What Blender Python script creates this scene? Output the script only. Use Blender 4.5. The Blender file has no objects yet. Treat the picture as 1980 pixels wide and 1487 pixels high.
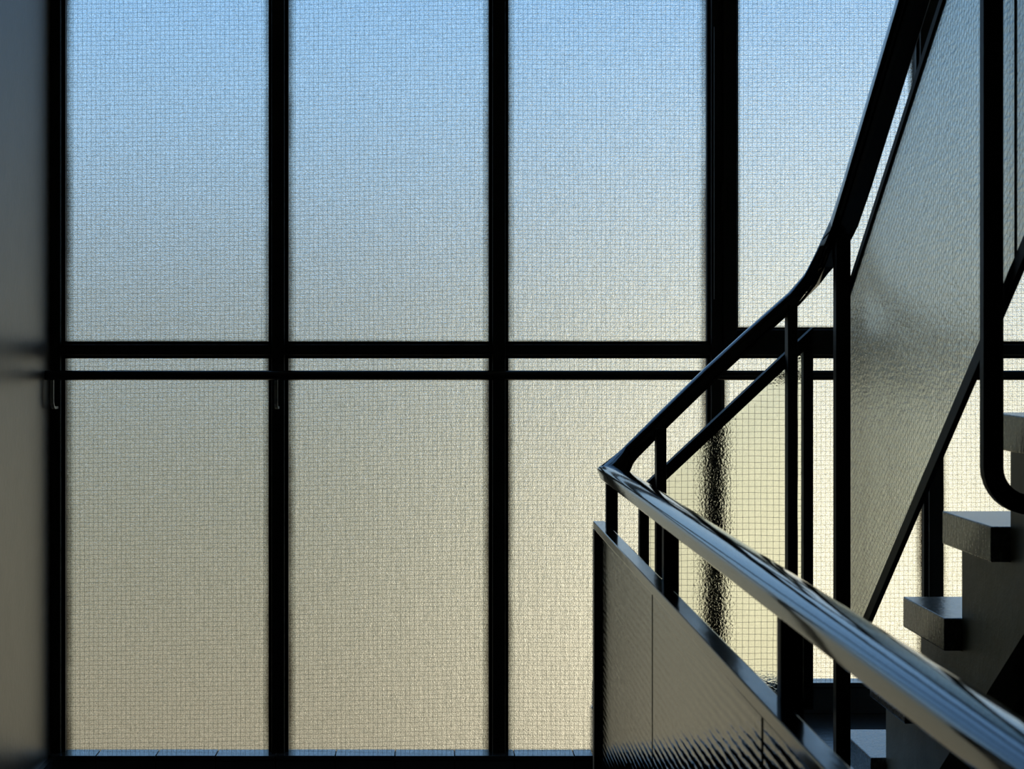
import bpy, bmesh, math, random
from mathutils import Vector, noise
random.seed(7)
C = bpy.context.scene.collection
S = bpy.context.scene
E = 0.935                       # eye height above the stair landing (z = 0); heights below are given relative to the eye, then lifted by E

# ---------------------------------------------------------------- camera
cd = bpy.data.cameras.new('camera'); cam = bpy.data.objects.new('camera', cd); C.objects.link(cam)
cam.location = (0, 0, E); cam.rotation_euler = (math.radians(90), 0, 0)
cd.sensor_width = 36; cd.lens = 67.27; cd.shift_x = 0.0783; cd.shift_y = -0.0361
cd.clip_start = 0.02; cd.clip_end = 200
cd.dof.use_dof = True; cd.dof.focus_distance = 4.7; cd.dof.aperture_fstop = 18
S.camera = cam

# ---------------------------------------------------------------- exposure, sky
S.view_settings.view_transform = 'Standard'; S.view_settings.look = 'None'
S.view_settings.exposure = 0; S.view_settings.gamma = 1; S.view_settings.use_curve_mapping = False
S.cycles.max_bounces = 14; S.cycles.transmission_bounces = 12; S.cycles.diffuse_bounces = 4
S.cycles.glossy_bounces = 6; S.cycles.transparent_max_bounces = 12
S.cycles.caustics_refractive = True; S.cycles.caustics_reflective = True
S.cycles.sample_clamp_indirect = 6

W = bpy.data.worlds.new('sky'); S.world = W; W.use_nodes = True
nt = W.node_tree; nt.nodes.clear()
def N(t, **k):
    n = nt.nodes.new(t)
    for a, v in k.items(): setattr(n, a, v)
    return n
L = lambda a, b: nt.links.new(a, b)
tc = N('ShaderNodeTexCoord'); sp = N('ShaderNodeSeparateXYZ'); L(tc.outputs['Generated'], sp.inputs[0])
mr = N('ShaderNodeMapRange'); mr.inputs['From Min'].default_value = -0.30; mr.inputs['From Max'].default_value = 0.30
L(sp.outputs['Z'], mr.inputs['Value'])
cr = N('ShaderNodeValToRGB'); L(mr.outputs[0], cr.inputs[0])
def lin(r, g, b, a=1):
    f = lambda c: ((c/255+.055)/1.055)**2.4 if c/255 > .04045 else c/255/12.92
    return (f(r), f(g), f(b), a)
stops = [(-.30, (147, 137, 116)), (-.19, (147, 138, 118)), (-.09, (132, 133, 116)), (-.03, (132, 136, 127)), (.025, (134, 143, 145)),
         (.06, (142, 159, 171)), (.10, (151, 184, 212)), (.16, (146, 190, 228)), (.22, (126, 174, 224)), (.30, (106, 152, 206))]
e = cr.color_ramp.elements
while len(e) < len(stops): e.new(0.5)
for q, (z, c) in zip(e, stops): q.position = (z+.30)/.60; q.color = lin(*c)
# haze lit up by the low sun, to the right of the view and just under the horizon line
dv = N('ShaderNodeVectorMath', operation='DOT_PRODUCT'); dv.inputs[1].default_value = Vector((.235, .97, -.115)).normalized()
L(tc.outputs['Generated'], dv.inputs[0])
mx = N('ShaderNodeMath', operation='MAXIMUM'); mx.inputs[1].default_value = 0; L(dv.outputs['Value'], mx.inputs[0])
pw = N('ShaderNodeMath', operation='POWER'); pw.inputs[1].default_value = 72; L(mx.outputs[0], pw.inputs[0])
sc_ = N('ShaderNodeVectorMath', operation='SCALE'); sc_.inputs[0].default_value = (.96, .84, .60); L(pw.outputs[0], sc_.inputs['Scale'])
ad = N('ShaderNodeVectorMath', operation='ADD'); L(cr.outputs[0], ad.inputs[0]); L(sc_.outputs[0], ad.inputs[1])
bg = N('ShaderNodeBackground'); L(ad.outputs[0], bg.inputs[0]); bg.inputs[1].default_value = 1.86
wo = N('ShaderNodeOutputWorld'); L(bg.outputs[0], wo.inputs[0])

# ---------------------------------------------------------------- materials
def mat(name, base, rough, metal=0.0, ior=1.5, coat=0.0, trans=0.0, bumps=(), vary=None, spec=None, rough_vary=None):
    m = bpy.data.materials.new(name); m.use_nodes = True
    t = m.node_tree; b = t.nodes['Principled BSDF']
    b.inputs['Base Color'].default_value = (*base, 1); b.inputs['Roughness'].default_value = rough
    b.inputs['Metallic'].default_value = metal; b.inputs['IOR'].default_value = ior
    b.inputs['Coat Weight'].default_value = coat; b.inputs['Coat Roughness'].default_value = .04
    b.inputs['Transmission Weight'].default_value = trans
    if spec is not None: b.inputs['Specular IOR Level'].default_value = spec
    co = t.nodes.new('ShaderNodeTexCoord')
    prev = None
    for (scale, rot, sc, dist, strength) in bumps:
        mp = t.nodes.new('ShaderNodeMapping'); mp.inputs['Rotation'].default_value = rot; mp.inputs['Scale'].default_value = scale
        t.links.new(co.outputs['Object'], mp.inputs[0])
        nz = t.nodes.new('ShaderNodeTexNoise'); nz.inputs['Scale'].default_value = sc; nz.inputs['Detail'].default_value = 2
        t.links.new(mp.outputs[0], nz.inputs['Vector'])
        bp = t.nodes.new('ShaderNodeBump'); bp.inputs['Distance'].default_value = dist; bp.inputs['Strength'].default_value = strength
        t.links.new(nz.outputs['Fac'], bp.inputs['Height'])
        if prev: t.links.new(prev.outputs[0], bp.inputs['Normal'])
        prev = bp
    if prev: t.links.new(prev.outputs[0], b.inputs['Normal'])
    if vary:
        sc, c2, lo, hi = vary
        nz = t.nodes.new('ShaderNodeTexNoise'); nz.inputs['Scale'].default_value = sc; nz.inputs['Detail'].default_value = 6
        t.links.new(co.outputs['Object'], nz.inputs['Vector'])
        r = t.nodes.new('ShaderNodeValToRGB'); r.color_ramp.elements[0].position = lo; r.color_ramp.elements[1].position = hi
        r.color_ramp.elements[0].color = (*base, 1); r.color_ramp.elements[1].color = (*c2, 1)
        t.links.new(nz.outputs['Fac'], r.inputs[0]); t.links.new(r.outputs[0], b.inputs['Base Color'])
    return m
ONE = (1, 1, 1)
M = {}
M['frame'] = mat('dark_green_black_steel_paint', (.006, .012, .009), .45, bumps=[(ONE, (0,0,0), 300, .0004, .15)], vary=(8, (.009, .014, .011), .4, .7))
M['post'] = mat('black_steel_paint', (.006, .011, .008), .5, spec=.3, bumps=[(ONE, (0,0,0), 200, .0003, .15)])
M['rail'] = mat('glossy_black_handrail', (.004, .0065, .009), .055, ior=1.5, coat=.35,
                bumps=[((1, .16, 1), (0,0,0), 30, .0016, .30), ((1, .10, 1), (0,0,0), 100, .0003, .3)])
M['cap'] = mat('glossy_black_cap_rail', (.006, .008, .010), .12, ior=1.7, bumps=[((1, .3, 1), (0,0,0), 45, .0007, .3)])
M['bright'] = mat('worn_bare_steel', (.55, .56, .50), .40, metal=.1, bumps=[(ONE, (0,0,0), 120, .0004, .3)])
M['wall'] = mat('grey_gloss_wall_paint', (.110, .094, .074), .37, ior=1.34, bumps=[(ONE, (0,0,0), 60, .0012, .35), (ONE, (0,0,0), 6, .004, .2)], vary=(14, (.128, .108, .084), .35, .75))
M['dark_wall'] = mat('dark_grey_painted_plaster', (.22, .21, .17), .7, vary=(9, (.26, .25, .20), .4, .7))  # dark grey paint, slightly mottled at random
M['concrete'] = mat('painted_concrete_stringer', (.48, .44, .29), .42, bumps=[(ONE, (0,0,0), 40, .002, .4), (ONE, (0,0,0), 240, .0006, .4)], vary=(11, (.58, .54, .40), .35, .7))
M['terrazzo'] = mat('polished_grey_terrazzo', (.13, .135, .13), .17, ior=1.6, bumps=[((1, 2.5, 1), (0,0,0), 60, .0009, .4)], vary=(170, (.24, .24, .22), .50, .62))
M['floor'] = mat('dark_polished_stone_floor', (.035, .04, .042), .22, bumps=[((1, 2, 1), (0,0,0), 50, .0012, .4)], vary=(60, (.06, .065, .065), .45, .65))
M['tile'] = mat('dark_glazed_sill_tile', (.07, .085, .10), .14, ior=1.75, bumps=[(ONE, (0,0,0), 30, .0008, .3)], vary=(20, (.08, .09, .10), .4, .7))
M['grout'] = mat('dark_grout', (.012, .012, .012), .9)
M['plaster'] = mat('off_white_stairwell_plaster', (.62, .61, .55), .7, bumps=[(ONE, (0,0,0), 50, .001, .3)], vary=(4, (.66, .64, .57), .4, .7))
M['rubber'] = mat('black_rubber_gasket', (.003, .003, .003), 1.0, ior=1.0, spec=0)
M['wire'] = mat('dull_steel_wire', (.07, .075, .075), .6)
def parapet_glass():
    m = mat('textured_wired_parapet_glass', (.040, .040, .032), .055, ior=2.05,
            bumps=[((1, .16, 1), (0,0,0), 120, .0007, .45), ((1, 1.2, .6), (0,0,0), 260, .0003, .5)])
    t = m.node_tree; n = lambda k: t.nodes.new(k); l = t.links.new
    co = n('ShaderNodeTexCoord'); sp_ = n('ShaderNodeSeparateXYZ'); l(co.outputs['Object'], sp_.inputs[0])
    nz = n('ShaderNodeTexNoise'); nz.inputs['Scale'].default_value = 9; l(co.outputs['Object'], nz.inputs['Vector'])
    a = n('ShaderNodeMath'); a.operation = 'MULTIPLY_ADD'; l(nz.outputs['Fac'], a.inputs[0]); a.inputs[1].default_value = .006; l(sp_.outputs['Z'], a.inputs[2])
    b = n('ShaderNodeMath'); b.operation = 'MULTIPLY'; l(a.outputs[0], b.inputs[0]); b.inputs[1].default_value = 2*math.pi/.0125
    c = n('ShaderNodeMath'); c.operation = 'SINE'; l(b.outputs[0], c.inputs[0])
    d = n('ShaderNodeBump'); d.inputs['Distance'].default_value = .00011; d.inputs['Strength'].default_value = 1.0; l(c.outputs[0], d.inputs['Height'])
    p = t.nodes['Principled BSDF']; last = p.inputs['Normal'].links[0].from_node
    l(last.outputs[0], d.inputs['Normal']); l(d.outputs[0], p.inputs['Normal'])
    return m
M['mirror_glass'] = parapet_glass()

def window_glass():
    m = bpy.data.materials.new('hammered_wired_window_glass'); m.use_nodes = True
    t = m.node_tree; t.nodes.clear(); n = lambda k: t.nodes.new(k); l = t.links.new
    co = n('ShaderNodeTexCoord')
    def nz(scale, rot, sc, det=2):
        mp = n('ShaderNodeMapping'); mp.inputs['Rotation'].default_value = rot; mp.inputs['Scale'].default_value = scale
        l(co.outputs['Object'], mp.inputs[0]); z = n('ShaderNodeTexNoise'); z.inputs['Scale'].default_value = sc; z.inputs['Detail'].default_value = det
        l(mp.outputs[0], z.inputs['Vector']); return z
    def bump(z, d, s, prev=None):
        b = n('ShaderNodeBump'); b.inputs['Distance'].default_value = d; b.inputs['Strength'].default_value = s
        l(z.outputs['Fac'], b.inputs['Height'])
        if prev: l(prev.outputs[0], b.inputs['Normal'])
        return b
    b1 = bump(nz((1, 1, 1), (0, 0, 0), 330, 1), .0010, .9)
    b2 = bump(nz((1, 1, .35), (0, math.radians(50), 0), 38, 2), .0022, .65, b1)
    gl = n('ShaderNodeBsdfGlass'); gl.distribution = 'GGX'
    gl.inputs['Roughness'].default_value = .21; gl.inputs['IOR'].default_value = 1.42
    l(b2.outputs[0], gl.inputs['Normal'])
    # grime gathered along the edges of each pane (Generated runs 0..1 across the pane)
    sx = n('ShaderNodeSeparateXYZ'); l(co.outputs['Generated'], sx.inputs[0])
    def edge(o, w):
        a = n('ShaderNodeMath'); a.operation = 'SUBTRACT'; l(o, a.inputs[0]); a.inputs[1].default_value = .5
        b = n('ShaderNodeMath'); b.operation = 'ABSOLUTE'; l(a.outputs[0], b.inputs[0])
        c = n('ShaderNodeMapRange'); c.inputs['From Min'].default_value = .5-w; c.inputs['From Max'].default_value = .5; l(b.outputs[0], c.inputs['Value']); return c
    ex, ez = edge(sx.outputs['X'], .045), edge(sx.outputs['Z'], .007)
    mxn = n('ShaderNodeMath'); mxn.operation = 'MAXIMUM'; l(ex.outputs[0], mxn.inputs[0]); l(ez.outputs[0], mxn.inputs[1])
    g = nz((1, 1, 1), (0, 0, 0), 420, 3); g2 = nz((1, 1, 1), (0, 0, 0), 5, 3)  # fine speckle over the whole pane: hammered-glass sparkle put into the colour
    mu = n('ShaderNodeMath'); mu.operation = 'MULTIPLY'; l(mxn.outputs[0], mu.inputs[0]); l(g2.outputs['Fac'], mu.inputs[1])
    ad = n('ShaderNodeMath'); ad.operation = 'ADD'; l(mu.outputs[0], ad.inputs[0]); l(g.outputs['Fac'], ad.inputs[1])
    rp = n('ShaderNodeValToRGB'); rp.color_ramp.elements[0].position = .36; rp.color_ramp.elements[1].position = 1.0
    rp.color_ramp.elements[0].color = (1, 1, 1, 1); rp.color_ramp.elements[1].color = (.30, .29, .27, 1)
    md = rp.color_ramp.elements.new(.60); md.color = (.70, .72, .71, 1)
    l(ad.outputs[0], rp.inputs[0]); l(rp.outputs[0], gl.inputs['Color'])
    o = n('ShaderNodeOutputMaterial'); l(gl.outputs[0], o.inputs[0]); return m
M['window_glass'] = window_glass()

def clear_glass():
    m = bpy.data.materials.new('clear_rippled_wired_glass'); m.use_nodes = True
    t = m.node_tree; t.nodes.clear(); n = lambda k: t.nodes.new(k); l = t.links.new
    co = n('ShaderNodeTexCoord'); mp = n('ShaderNodeMapping'); l(co.outputs['Object'], mp.inputs[0])
    z = n('ShaderNodeTexNoise'); z.inputs['Scale'].default_value = 230; z.inputs['Detail'].default_value = 2; l(mp.outputs[0], z.inputs['Vector'])
    b = n('ShaderNodeBump'); b.inputs['Distance'].default_value = .0007; b.inputs['Strength'].default_value = .42; l(z.outputs['Fac'], b.inputs['Height'])
    gl = n('ShaderNodeBsdfGlass'); gl.inputs['Roughness'].default_value = .003; gl.inputs['IOR'].default_value = 1.3
    gl.inputs['Color'].default_value = (.945, .955, .905, 1); l(b.outputs[0], gl.inputs['Normal'])
    o = n('ShaderNodeOutputMaterial'); l(gl.outputs[0], o.inputs[0]); return m
M['clear_glass'] = clear_glass()
def flight_glass():
    m = bpy.data.materials.new('ribbed_frosted_flight_glass'); m.use_nodes = True
    t = m.node_tree; t.nodes.clear(); n = lambda k: t.nodes.new(k); l = t.links.new
    co = n('ShaderNodeTexCoord'); prev = None
    for rot, sc, scale, d, st_ in (((math.radians(57), 0, 0), (1, .25, 1.6), 110, .0010, .4), ((0, 0, 0), (1, 1, .6), 300, .0004, .4)):
        mp = n('ShaderNodeMapping'); mp.inputs['Rotation'].default_value = rot; mp.inputs['Scale'].default_value = sc; l(co.outputs['Object'], mp.inputs[0])
        z = n('ShaderNodeTexNoise'); z.inputs['Scale'].default_value = scale; z.inputs['Detail'].default_value = 2; l(mp.outputs[0], z.inputs['Vector'])
        b = n('ShaderNodeBump'); b.inputs['Distance'].default_value = d; b.inputs['Strength'].default_value = st_; l(z.outputs['Fac'], b.inputs['Height'])
        if prev: l(prev.outputs[0], b.inputs['Normal'])
        prev = b
    gl = n('ShaderNodeBsdfGlass'); gl.inputs['Roughness'].default_value = .10; gl.inputs['IOR'].default_value = 1.6
    gl.inputs['Color'].default_value = (.97, .99, .965, 1); l(prev.outputs[0], gl.inputs['Normal'])
    o = n('ShaderNodeOutputMaterial'); l(gl.outputs[0], o.inputs[0]); return m
M['flight_glass'] = flight_glass()

# ---------------------------------------------------------------- helpers
def link_mesh(name, bm, m, parent=None, smooth=False, data=None):
    if data is None:
        data = bpy.data.meshes.new(name); bm.normal_update(); bm.to_mesh(data); bm.free()
        data.materials.append(M[m])
        if smooth:
            for p in data.polygons: p.use_smooth = True
    o = bpy.data.objects.new(name, data); C.objects.link(o)
    if parent: o.parent = parent
    return o
def box_bm(x0, x1, y0, y1, z0, z1, bev=0.0, bm=None):
    bm = bm or bmesh.new()
    vs = [bm.verts.new((x, y, z+E)) for z in (z0, z1) for y in (y0, y1) for x in (x0, x1)]
    fs = [(0,2,3,1), (4,5,7,6), (0,1,5,4), (2,6,7,3), (0,4,6,2), (1,3,7,5)]
    fc = [bm.faces.new([vs[i] for i in f]) for f in fs]
    if bev:
        ed = list({e_ for f in fc for e_ in f.edges})
        bmesh.ops.bevel(bm, geom=ed, offset=bev, segments=2, affect='EDGES', profile=.6)
    return bm
def box(name, x0, x1, y0, y1, z0, z1, m, parent=None, bev=0.0):
    return link_mesh(name, box_bm(x0, x1, y0, y1, z0, z1, bev), m, parent)
def prism(name, poly, axis, a, b, m, parent=None, bev=0.0):
    """poly: 2-D outline; axis 'x': (y, z) extruded over x in a..b; axis 'y': (x, z) extruded over y"""
    bm = bmesh.new()
    P = (lambda p, t: (t, p[0], p[1]+E)) if axis == 'x' else (lambda p, t: (p[0], t, p[1]+E))
    A = [bm.verts.new(P(p, a)) for p in poly]; B = [bm.verts.new(P(p, b)) for p in poly]
    k = len(poly)
    bm.faces.new(A); bm.faces.new(B[::-1])
    for i in range(k): bm.faces.new((A[i], B[i], B[(i+1) % k], A[(i+1) % k]))
    bmesh.ops.recalc_face_normals(bm, faces=bm.faces)
    if bev: bmesh.ops.bevel(bm, geom=list(bm.edges), offset=bev, segments=2, affect='EDGES', profile=.6)
    return link_mesh(name, bm, m, parent)
def sweep_bm(pts, prof, i0=0, i1=None, bm=None):
    """sweep closed profile [(side, up)] along pts with mitred corners; keeps rings i0..i1"""
    bm = bm or bmesh.new(); pts = [Vector(p) for p in pts]; n = len(pts); i1 = n-1 if i1 is None else i1
    rings = []
    for i in range(n):
        d0 = (pts[i]-pts[i-1]).normalized() if i else None
        d1 = (pts[i+1]-pts[i]).normalized() if i < n-1 else None
        d = d0 if d1 is None else d1 if d0 is None else (d0+d1).normalized()
        sc = 1.0
        def side_of(v):
            s_ = v.cross(Vector((0, 0, 1)));  return s_.normalized() if s_.length > 1e-4 else None
        s0 = side_of(d0) if d0 else None; s1 = side_of(d1) if d1 else None
        ss = [s_ for s_ in (s0, s1) if s_ is not None]
        side = sum(ss, Vector()).normalized() if ss else Vector((1, 0, 0))
        if len(ss) == 2: sc = 1/max(.45, side.dot(ss[0]))
        up = side.cross(d).normalized()
        usc = 1.0
        if d0 and d1: usc = 1/max(.7, math.sqrt((1+d0.dot(d1))/2)) if abs(d0.z-d1.z) > .1 and sc < 1.05 else 1.0
        if i0 <= i <= i1:
            rings.append([bm.verts.new(pts[i]+side*a*sc+up*b*usc+Vector((0, 0, E))) for a, b in prof])
    k = len(prof)
    for r0, r1 in zip(rings, rings[1:]):
        for j in range(k): bm.faces.new((r0[j], r1[j], r1[(j+1) % k], r0[(j+1) % k]))
    bm.faces.new(rings[0]); bm.faces.new(rings[-1][::-1])
    bmesh.ops.recalc_face_normals(bm, faces=bm.faces)
    return bm
def smooth_angle(o, deg=38):
    for p in o.data.polygons: p.use_smooth = True
    o.data.set_sharp_from_angle(angle=math.radians(deg))
def empty(name, loc, label=None, cat=None, group=None, kind=None):
    o = bpy.data.objects.new(name, None); C.objects.link(o); o.location = (loc[0], loc[1], loc[2]+E)
    o.empty_display_size = .1
    tag(o, label, cat, group, kind); return o
def tag(o, label=None, cat=None, group=None, kind=None):
    for k, v in (('label', label), ('category', cat), ('group', group), ('kind', kind)):
        if v: o[k] = v
def adopt(root):
    """children were built in world coordinates; keep them there under the moved root"""
    for c in root.children: c.location = -Vector(root.location)

def wires(name, x0, x1, z0, z1, y, parent, pitch=.0119, r=.00029, tilt=0.0, clip=None, amp=.0006, ph=0.0):
    """woven square wire net lying in the XZ plane at depth y"""
    bm_v, bm_f = [], []
    def run(p):
        base = len(bm_v)
        for i, (x, z) in enumerate(p):
            a = p[min(i+1, len(p)-1)]; b = p[max(i-1, 0)]
            dx, dz = a[0]-b[0], a[1]-b[1]; q = math.hypot(dx, dz) or 1; nx, nz_ = -dz/q*r, dx/q*r
            bm_v.extend([(x+nx, y, z+nz_+E), (x-nx, y, z-nz_+E), (x, y-r*1.2, z+E)])
        for i in range(len(p)-1):
            o = base+3*i
            for j in range(3): bm_f.append((o+j, o+3+j, o+3+(j+1) % 3, o+(j+1) % 3))
    nv = int((x1-x0)/pitch); step = pitch*1.5
    for i in range(nv+1):
        x = x0+pitch*(.35+ph)+i*pitch
        if x >= x1: break
        seg = []; z = z0
        while z < z1+1e-6:
            w = amp*noise.noise((x*55, z*14, y+3)) + amp*1.6*noise.noise((x*3, z*3, 7))
            ok = clip is None or clip(x, z)
            if ok: seg.append((x+w, z))
            elif len(seg) > 1: run(seg); seg = []
            else: seg = []
            z = z1-1e-7 if z < z1-1e-6 < z+step else z+step
        if len(seg) > 1: run(seg)
    nh = int((z1-z0)/pitch)+6
    for i in range(-4, nh):
        seg = []; x = x0
        while x < x1+step:
            xx = min(x, x1)
            z = z0+pitch*.4+i*pitch+tilt*(xx-x0) + amp*1.5*noise.noise((xx*26, i*7.3, y+9)) + amp*3*noise.noise((xx*4, i*.12, 17))
            if z0 < z < z1 and (clip is None or clip(xx, z)): seg.append((xx, z))
            else:
                if len(seg) > 1: run(seg)
                seg = []
            x += step
        if len(seg) > 1: run(seg)
    me = bpy.data.meshes.new(name); me.from_pydata(bm_v, [], bm_f); me.materials.append(M['wire']); me.update()
    o = bpy.data.objects.new(name, me); C.objects.link(o); o.parent = parent; o['kind'] = 'stuff'
    return o

# ---------------------------------------------------------------- setting: shell
LW, RW, BACK, GY, TOP = -.978, 1.95, -2.0, 4.952, 1.75
LOWF, SILL_L, SILL_R = -1.12, -1.040, -.856
box('wall_left', LW-.12, LW, BACK, 5.05, LOWF-.1, TOP+.15, 'wall')['kind'] = 'structure'
box('wall_right', RW, RW+.12, BACK, 5.05, LOWF-.1, TOP+.15, 'plaster')['kind'] = 'structure'
box('wall_back', LW-.12, RW+.12, BACK-.12, BACK, LOWF-.1, TOP+.15, 'plaster')['kind'] = 'structure'
box('ceiling', LW-.12, RW+.12, BACK-.12, 5.05, TOP+.08, TOP+.2, 'plaster')['kind'] = 'structure'
box('floor', LW, .45, BACK, 5.0, LOWF-.1, LOWF, 'floor')['kind'] = 'structure'
lf = prism('landing_floor', [(.345, BACK), (RW, BACK), (RW, 5.0), (.415, 5.0), (.415, 3.775), (.345, 3.775)], 'x', 0, 1, 'floor')
# the landing is a slab: rebuild its outline in plan
bm = bmesh.new()
pl = [(.345, BACK), (RW, BACK), (RW, 5.0), (.415, 5.0), (.415, 3.775), (.345, 3.775)]
lo = [bm.verts.new((x, y, LOWF-.1+E)) for x, y in pl]; hi = [bm.verts.new((x, y, -.935+E)) for x, y in pl]
bm.faces.new(hi); bm.faces.new(lo[::-1])
for i in range(6): bm.faces.new((lo[i], lo[(i+1) % 6], hi[(i+1) % 6], hi[i]))
bmesh.ops.recalc_face_normals(bm, faces=bm.faces)
bm.to_mesh(lf.data); bm.free(); lf['kind'] = 'structure'
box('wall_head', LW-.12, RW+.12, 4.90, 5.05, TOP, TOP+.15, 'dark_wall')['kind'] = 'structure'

# kerbs with sill tiles: trim_1 under the left windows, trim_2 (higher) beside the landing, trim_3 skirting on the left wall
def kerb(name, x0, x1, ztop, zbot, yfront, joints):
    r = empty(name, ((x0+x1)/2, yfront, zbot), kind='structure')
    box('kerb_core', x0, x1, yfront+.010, 4.985, zbot, ztop-.012, 'grout', r)
    xs = [x0]+[j for j in joints if x0+.01 < j < x1-.01]+[x1]
    for a, b in zip(xs, xs[1:]):
        g = .0012; j = random.uniform(-.0004, .0004)
        box('tile', a+g, b-g, yfront-.001, 4.9515, ztop-.012+j, ztop+j, 'tile', r, bev=.0012)
        h = (ztop-.013-zbot)
        if h > .03: box('tile', a+g, b-g, yfront+.001+j, yfront+.011, zbot, ztop-.0145, 'tile', r, bev=.001)
    adopt(r); return r
kerb('trim_1', LW, .412, SILL_L, LOWF, 4.875, [-.856+.1524*k for k in range(-1, 12)])
kerb('trim_2', .418, RW, SILL_R, -.935, 4.887, [.43+.1524*k for k in range(0, 12)])
r = empty('trim_3', (LW, 3, LOWF), kind='structure')
y = 4.872
while y > BACK+.2:
    box('tile', LW, LW+.015, y-.1500, y, LOWF, -1.046, 'tile', r, bev=.0012); y -= .1524
adopt(r)

# ---------------------------------------------------------------- the window wall
MX = [(-.985, -.943), (-.420, -.3693), (.1467, .1973), (.708, .7535), (1.2667, 1.3173), (1.830, 1.880)]
Zt0, Zt1 = -.028, .016
wins = [empty('window_%d' % (i+1), ((MX[i][0]+MX[i+1][1])/2, 4.95, SILL_L if i < 3 else SILL_R), kind='structure') for i in range(5)]
for i, (a, b) in enumerate(MX):
    zb = SILL_L if i < 3 else SILL_R
    win = wins[min(i, 4)]
    f = .009 if i else .009
    box('mullion', a+f if i else LW, b-f, 4.905, 4.99, zb, TOP, 'frame', win, bev=.0012)
box('mullion', 1.935, RW, 4.905, 4.99, SILL_R, TOP, 'frame', win, bev=.0012)
win = wins[4]
bays = [(MX[i][1], MX[i+1][0]) for i in range(5)]
for i, (a, b) in enumerate(bays):
    win = wins[i]
    zb = (SILL_L, SILL_L, SILL_L, SILL_R, SILL_R)[i]
    for nm, z0, z1 in (('upper', Zt1, TOP-.01), ('lower', zb, Zt0)):
        x0, x1, zz0, zz1, yo = a, b, z0, z1, 0
        if i == 3 and nm == 'upper':   # opening casement: its own frame stands inside the bay
            x0, x1, zz0, yo = .7867, 1.244, .052, -.012
            for q in ((a-.009, x0-.006, z0, z1), (x1+.006, b+.009, z0, z1)):
                box('casement_frame', q[0], q[1], 4.893, 4.985, q[2]-.0095, q[3], 'frame', win, bev=.0015)
            box('casement_frame', x0-.006, x1+.006, 4.8935, 4.985, z0-.0095, zz0-.006, 'frame', win, bev=.0015)
        # glazing beads around the pane
        yb0, yb1 = 4.925+yo, 4.948
        box('glazing_bead', x0-.0088, x0, yb0, yb1, zz0, zz1, 'frame', win, bev=.0008)
        box('glazing_bead', x1, x1+.0088, yb0, yb1, zz0, zz1, 'frame', win, bev=.0008)
        if nm == 'upper': box('glazing_bead', x0-.0088, x1+.0088, yb0, yb1, zz0-.0085, zz0, 'frame', win)
        if nm == 'lower': box('glazing_bead', x0-.0088, x1+.0088, yb0, yb1, zz1, zz1+.0085, 'frame', win, bev=.0008)
        p = box('pane', x0-.006, x1+.006, GY, GY+.006, zz0-.006, zz1+.006, 'window_glass', win)
        wires('wire_mesh', x0-.002, x1+.002, zz0-.002, zz1+.002, GY-.0004, win,
              tilt=(.016, .024, -.004, .006, .01)[i]*(1 if nm == 'lower' else .9), ph=random.random()*.6)
for i in range(5):
    win = wins[i]
    box('transom', MX[i][1]-.009, MX[i+1][0]+.009, 4.907, 4.99, Zt0+.0085, Zt1-.0085, 'frame', win, bev=.0012)
win = wins[3]
# casement stay, a thin steel strip on the casement's left stile
box('casement_stay', .7215, .7235, 4.886, 4.897, .124, .82, 'frame', win)
box('hinge', .741, .752, 4.885, 4.895, .35, .42, 'frame', win, bev=.002)
for w_ in wins: adopt(w_)

# grab rail that runs in front of the windows
gr = empty('window_handrail', (0, 4.845, -.07), 'thin black round handrail running level across all the windows just below the transom', 'handrail')
def tube(name, pts, r, m, parent, seg=14):
    prof = [(r*math.cos(2*math.pi*k/seg), r*math.sin(2*math.pi*k/seg)) for k in range(seg)]
    o = link_mesh(name, sweep_bm(pts, prof), m, parent); smooth_angle(o, 60); return o
tube('rail', [(LW, 4.845, -.0704), (0, 4.845, -.0704), (RW, 4.845, -.0704)], .0125, 'rail', gr)
for bx in (-.9615, -.3945, 1.855):
    path = [(bx, 4.845, -.078), (bx, 4.8445, -.128), (bx, 4.847, -.141), (bx, 4.855, -.150), (bx, 4.868, -.1535), (bx, 4.909, -.1535)]
    # flat strip bent to a J: section 7 mm wide (x) and 4 mm thick
    bm = bmesh.new(); rings = []
    for i, p in enumerate(path):
        a = Vector(path[min(i+1, len(path)-1)])-Vector(path[max(i-1, 0)]); a.normalize()
        nrm = Vector((1, 0, 0)).cross(a).normalized()
        rings.append([bm.verts.new(Vector(p)+Vector((sx*.0045, 0, E))+nrm*sn*.003) for sx, sn in ((-1,-1), (1,-1), (1,1), (-1,1))])
    for r0, r1 in zip(rings, rings[1:]):
        for j in range(4): bm.faces.new((r0[j], r1[j], r1[(j+1) % 4], r0[(j+1) % 4]))
    bm.faces.new(rings[0]); bm.faces.new(rings[-1]); bmesh.ops.recalc_face_normals(bm, faces=bm.faces)
    link_mesh('bracket', bm, 'bright', gr)
adopt(gr)

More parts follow.
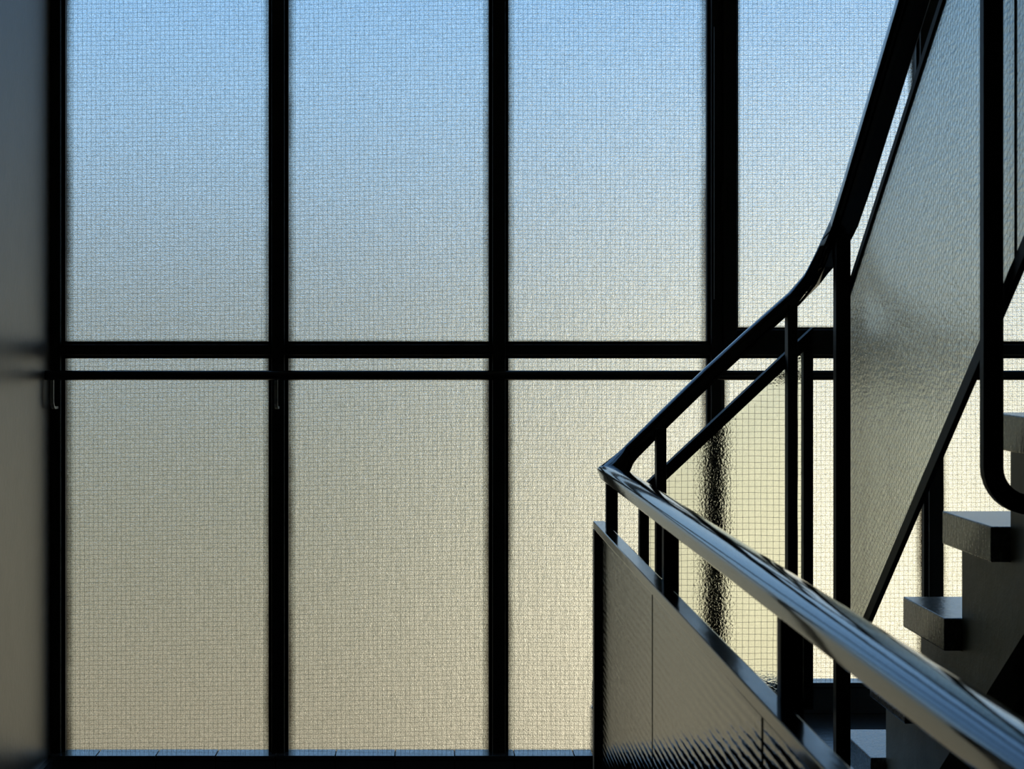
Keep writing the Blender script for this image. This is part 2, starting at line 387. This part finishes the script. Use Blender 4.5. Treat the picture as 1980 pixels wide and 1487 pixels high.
# ---------------------------------------------------------------- the stair flight (rises towards the camera on the right)
tz = [-.804, -.630, -.4545, -.2755, -.100, .0755, .251, .4265, .602]
ty = [4.03-.2685*k for k in range(9)]
st = empty('staircase', (1.4, 3, -.935), kind='structure')
poly = [(ty[0]-.02, -.935), (ty[0]-.02, tz[0]-.055)]
for k in range(1, 9):
    poly += [(ty[k]-.02, tz[k-1]-.055), (ty[k]-.02, tz[k]-.055)]
poly += [(BACK, tz[8]-.055), (BACK, .42), (1.423/.6454-.42/.6454, .42), ((1.423+.935)/.6454, -.935)]
prism('stringer', poly, 'x', .888, RW, 'concrete', st)
for k in range(9):
    y0 = ty[k]-.281 if k < 8 else BACK
    box('tread', .86, RW, y0, ty[k], tz[k]-.055, tz[k], 'terrazzo', st, bev=.0025)
adopt(st)
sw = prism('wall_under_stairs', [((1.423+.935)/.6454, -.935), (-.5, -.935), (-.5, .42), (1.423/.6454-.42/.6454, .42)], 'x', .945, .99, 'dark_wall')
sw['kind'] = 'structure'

# ---------------------------------------------------------------- balustrades
HW, HT, HB = .0255, .0155, -.0135       # handrail profile: rounded crown, vertical lip, flat underside
prof_rail = []
for k in range(13):
    a = math.pi*k/12; prof_rail.append((HW*math.cos(a), .003+(HT-.003)*math.sin(a)**.85 if 0 < k < 12 else .003))
prof_rail += [(-HW, -.0095), (-HW+.002, -.0115), (HW-.002, -.0115), (HW, -.0095)]
prof_bar = [(.012, -.0118), (-.012, -.0118), (-.012, -.0165), (.012, -.0165)]
cx, cz = .3497, -.2425
path = [(cx, y_, cz) for y_ in (BACK, 0, .8, 1.3, 1.8, 2.3, 2.8, 3.3, 3.6, 3.68)]
iC = len(path); path.append((cx, 3.708, cz+.001))
front = [(.385, 3.712, -.203), (.45, 3.708, -.137), (.537, 3.704, -.052), (.615, 3.70, .020), (.70, 3.695, .096), (.731, 3.688, .131), (.752, 3.672, .165), (.766, 3.645, .199)]
path += front; iK = len(path)
FH = lambda H, y_: H-.6454*y_
path.append((.775, 3.60, FH(2.558, 3.60)))
path += [(.777, y_, FH(2.558, y_)) for y_ in (3.5, 3.0, 2.4, 1.85)]

# 1) level balustrade along the edge of the landing
lb = empty('level_balustrade', (cx, 2.8, -1.12), 'level balustrade in the foreground with glossy black handrail above dark reflecting glass panels', 'railing')
o = link_mesh('handrail', sweep_bm(path, prof_rail, 0, iC), 'rail', lb); smooth_angle(o, 40)
o = link_mesh('rail_support_bar', sweep_bm(path, prof_bar, 0, iC), 'cap', lb)
box('panel_cap', .3156, .3383, BACK, 3.745, -.3545, -.3393, 'cap', lb, bev=.0018)
py_ = [3.722, 2.804, 1.867, .93, -.007, -.944]
for yc in py_:
    box('post', .3385, .361, yc-.011, yc+.011, -.935, cz-.016, 'post', lb, bev=.0015)
box('end_upright', .3150, .3345, 3.712, 3.745, -1.11, -.3547, 'frame', lb, bev=.001)
gj = [3.712, 2.83, 1.888, .946, .004, -.938, -1.88]
for a, b in zip(gj, gj[1:]):
    box('glass_panel', .3262, .3322, b+.0065, a-.0065, -1.11, -.3575, 'mirror_glass', lb)
box('panel_joint_strip', .3272, .3345, BACK, 3.71, -.3573, -.3546, 'rubber', lb)
for a in gj[1:-1]:
    box('joint_strip', .3275, .3335, a-.0063, a+.0063, -1.11, -.3576, 'rubber', lb)
adopt(lb)

# 2) sloping cross piece between the level rail and the flight
fb = empty('sloping_balustrade', (.57, 3.7, -.70), 'sloping black balustrade facing the camera with a clear wired glass infill panel', 'railing')
o = link_mesh('handrail', sweep_bm(path, prof_rail, iC, iK), 'rail', fb); smooth_angle(o, 40)
o = link_mesh('rail_support_bar', sweep_bm(path, prof_bar, iC, iK), 'cap', fb)
sl = (.039+.259)/(.7376-.4197)
top = lambda x: -.259+sl*(x-.4197)
BOT = -.70
prism('panel_frame', [(.402, top(.402)), (.7376, top(.7376)), (.7376, top(.7376)-.03), (.7188, top(.7188)-.029), (.4205, top(.4205)-.029), (.402, top(.402)-.029)], 'y', 3.700, 3.728, 'post', fb)
prism('panel_frame', [(.402, top(.402)-.029), (.4202, top(.4202)-.029), (.4202, BOT), (.402, BOT)], 'y', 3.7005, 3.7275, 'post', fb)
prism('panel_frame', [(.7190, top(.7190)-.029), (.7376, top(.7376)-.029), (.7376, BOT), (.7190, BOT)], 'y', 3.7005, 3.7275, 'post', fb)
prism('panel_frame', [(.4202, BOT), (.7190, BOT), (.7190, BOT+.020), (.4202, BOT+.020)], 'y', 3.7005, 3.7275, 'post', fb)
inner = lambda x, z: z < top(x)-.028 and .4195 < x < .7195
prism('glass_panel', [(.415, BOT+.01), (.724, BOT+.01), (.724, top(.724)-.02), (.415, top(.415)-.02)], 'y', 3.713, 3.719, 'clear_glass', fb)
wires('wire_mesh', .4202, .719, BOT+.02, .02, 3.7122, fb, pitch=.0119, r=.00031, clip=inner, amp=.0008)
box('baluster', .4305, .4495, 3.664, 3.698, -.442, -.155, 'post', fb, bev=.0015)
box('baluster', .682, .7008, 3.664, 3.698, -.645, .082, 'post', fb, bev=.0015)
adopt(fb)

# 3) balustrade of the flight
rb = empty('flight_balustrade', (.777, 2.8, -.935), 'tall black stair balustrade rising at the right with frosted ribbed glass panels', 'railing')
o = link_mesh('handrail', sweep_bm(path, prof_rail, iK), 'rail', rb); smooth_angle(o, 40)
o = link_mesh('rail_support_bar', sweep_bm(path, prof_bar, iK), 'cap', rb)
box('post', .762, .7895, 3.606, 3.634, -.935, FH(2.558, 3.608)-.012, 'post', rb, bev=.0015)
# second post: runs down and bends into the side of the stair
pb = [(.7735, 2.644, FH(2.558, 2.644)-.012), (.7735, 2.644, .1), (.7735, 2.644, -.165)]
for k in range(1, 9):
    a = math.pi/2*k/8; pb.append((.7735+.052*(1-math.cos(a)), 2.644, -.165-.052*math.sin(a)))
pb += [(.8885, 2.644, -.217)]
bm = bmesh.new(); rings = []
for i, p in enumerate(pb):
    a = (Vector(pb[min(i+1, len(pb)-1)])-Vector(pb[max(i-1, 0)])).normalized(); nrm = a.cross(Vector((0, 1, 0))).normalized()
    w, h = .0138, .013
    c = .004
    rings.append([bm.verts.new(Vector(p)+Vector((0, 0, E))+nrm*u+Vector((0, v, 0))) for u, v in
        ((-w, -h+c), (-w+c, -h), (w-c, -h), (w, -h+c), (w, h-c), (w-c, h), (-w+c, h), (-w, h-c))])
for r0, r1 in zip(rings, rings[1:]):
    for j in range(8): bm.faces.new((r0[j], r1[j], r1[(j+1) % 8], r0[(j+1) % 8]))
bm.faces.new(rings[0]); bm.faces.new(rings[-1]); bmesh.ops.recalc_face_normals(bm, faces=bm.faces)
o = link_mesh('post', bm, 'post', rb); smooth_angle(o, 35)
HTp, HBt = 2.455, 1.875
FB = lambda H, y_: H-.6765*y_
def slant(name, H0, H1, ya, yb, xa, xb, m, bev=0.0):
    return prism(name, [(ya, FH(H0, ya)), (yb, FH(H0, yb)), (yb, FH(H1, yb)), (ya, FH(H1, ya))], 'x', xa, xb, m, rb, bev)
for ya, yb in ((3.630, 2.596), (2.586, 1.62)):
    prism('glass_panel', [(ya, FB(HBt-.01, ya)), (yb, FB(HBt-.01, yb)), (yb, FH(HTp-.010, yb)), (ya, FH(HTp-.010, ya))], 'x', .790, .796, 'flight_glass', rb)
def slant_wires(ya, yb, H0, H1, x):
    V, F = [], []; r = .00020
    def run(p):
        b0 = len(V)
        for y_, z_ in p: V.extend([(x, y_+r, z_+r+E), (x, y_-r, z_-r+E), (x-r*1.4, y_, z_+E)])
        for i in range(len(p)-1):
            o = b0+3*i
            for j in range(3): F.append((o+j, o+3+j, o+3+(j+1) % 3, o+(j+1) % 3))
    h = H0+.004
    h -= .17
    while h < H1:
        run([(ya+(yb-ya)*k/24, FH(h, ya+(yb-ya)*k/24)+.0009*noise.noise((k*.7, h*60, ya))) for k in range(25) if FH(h, ya+(yb-ya)*k/24) > FB(H0, ya+(yb-ya)*k/24)]); h += .0148
    y_ = ya-.004
    while y_ > yb:
        run([(y_+.0006*noise.noise((k*.8, y_*50, 3)), FB(H0, y_)+(FH(H1, y_)-FB(H0, y_))*k/16) for k in range(17)]); y_ -= .0125
    me = bpy.data.meshes.new('wire_mesh'); me.from_pydata(V, [], F); me.materials.append(M['wire']); me.update()
    o = bpy.data.objects.new('wire_mesh', me); C.objects.link(o); o.parent = rb; o['kind'] = 'stuff'
for ya, yb in ((3.630, 2.596), (2.586, 1.62)): slant_wires(ya, yb, HBt-.002, HTp-.018, .7897)
slant('panel_frame', HTp-.018, HTp, 3.634, 1.60, .7865, .799, 'post', .001)
prism('panel_frame', [(3.634, FB(HBt, 3.634)), (1.60, FB(HBt, 1.60)), (1.60, FB(HBt-.030, 1.60)), (3.634, FB(HBt-.030, 3.634))], 'x', .7885, .7975, 'post', rb, .001)
for y_ in (2.591,):
    prism('joint_strip', [(y_+.0045, FB(HBt, y_)), (y_-.0045, FB(HBt, y_)), (y_-.0045, FH(HTp-.02, y_)), (y_+.0045, FH(HTp-.02, y_))], 'x', .791, .795, 'frame', rb)
box('post', .762, .785, 1.64, 1.692, FB(1.86, 1.66), FH(2.558, 1.69)-.012, 'post', rb, bev=.0015)
adopt(rb)
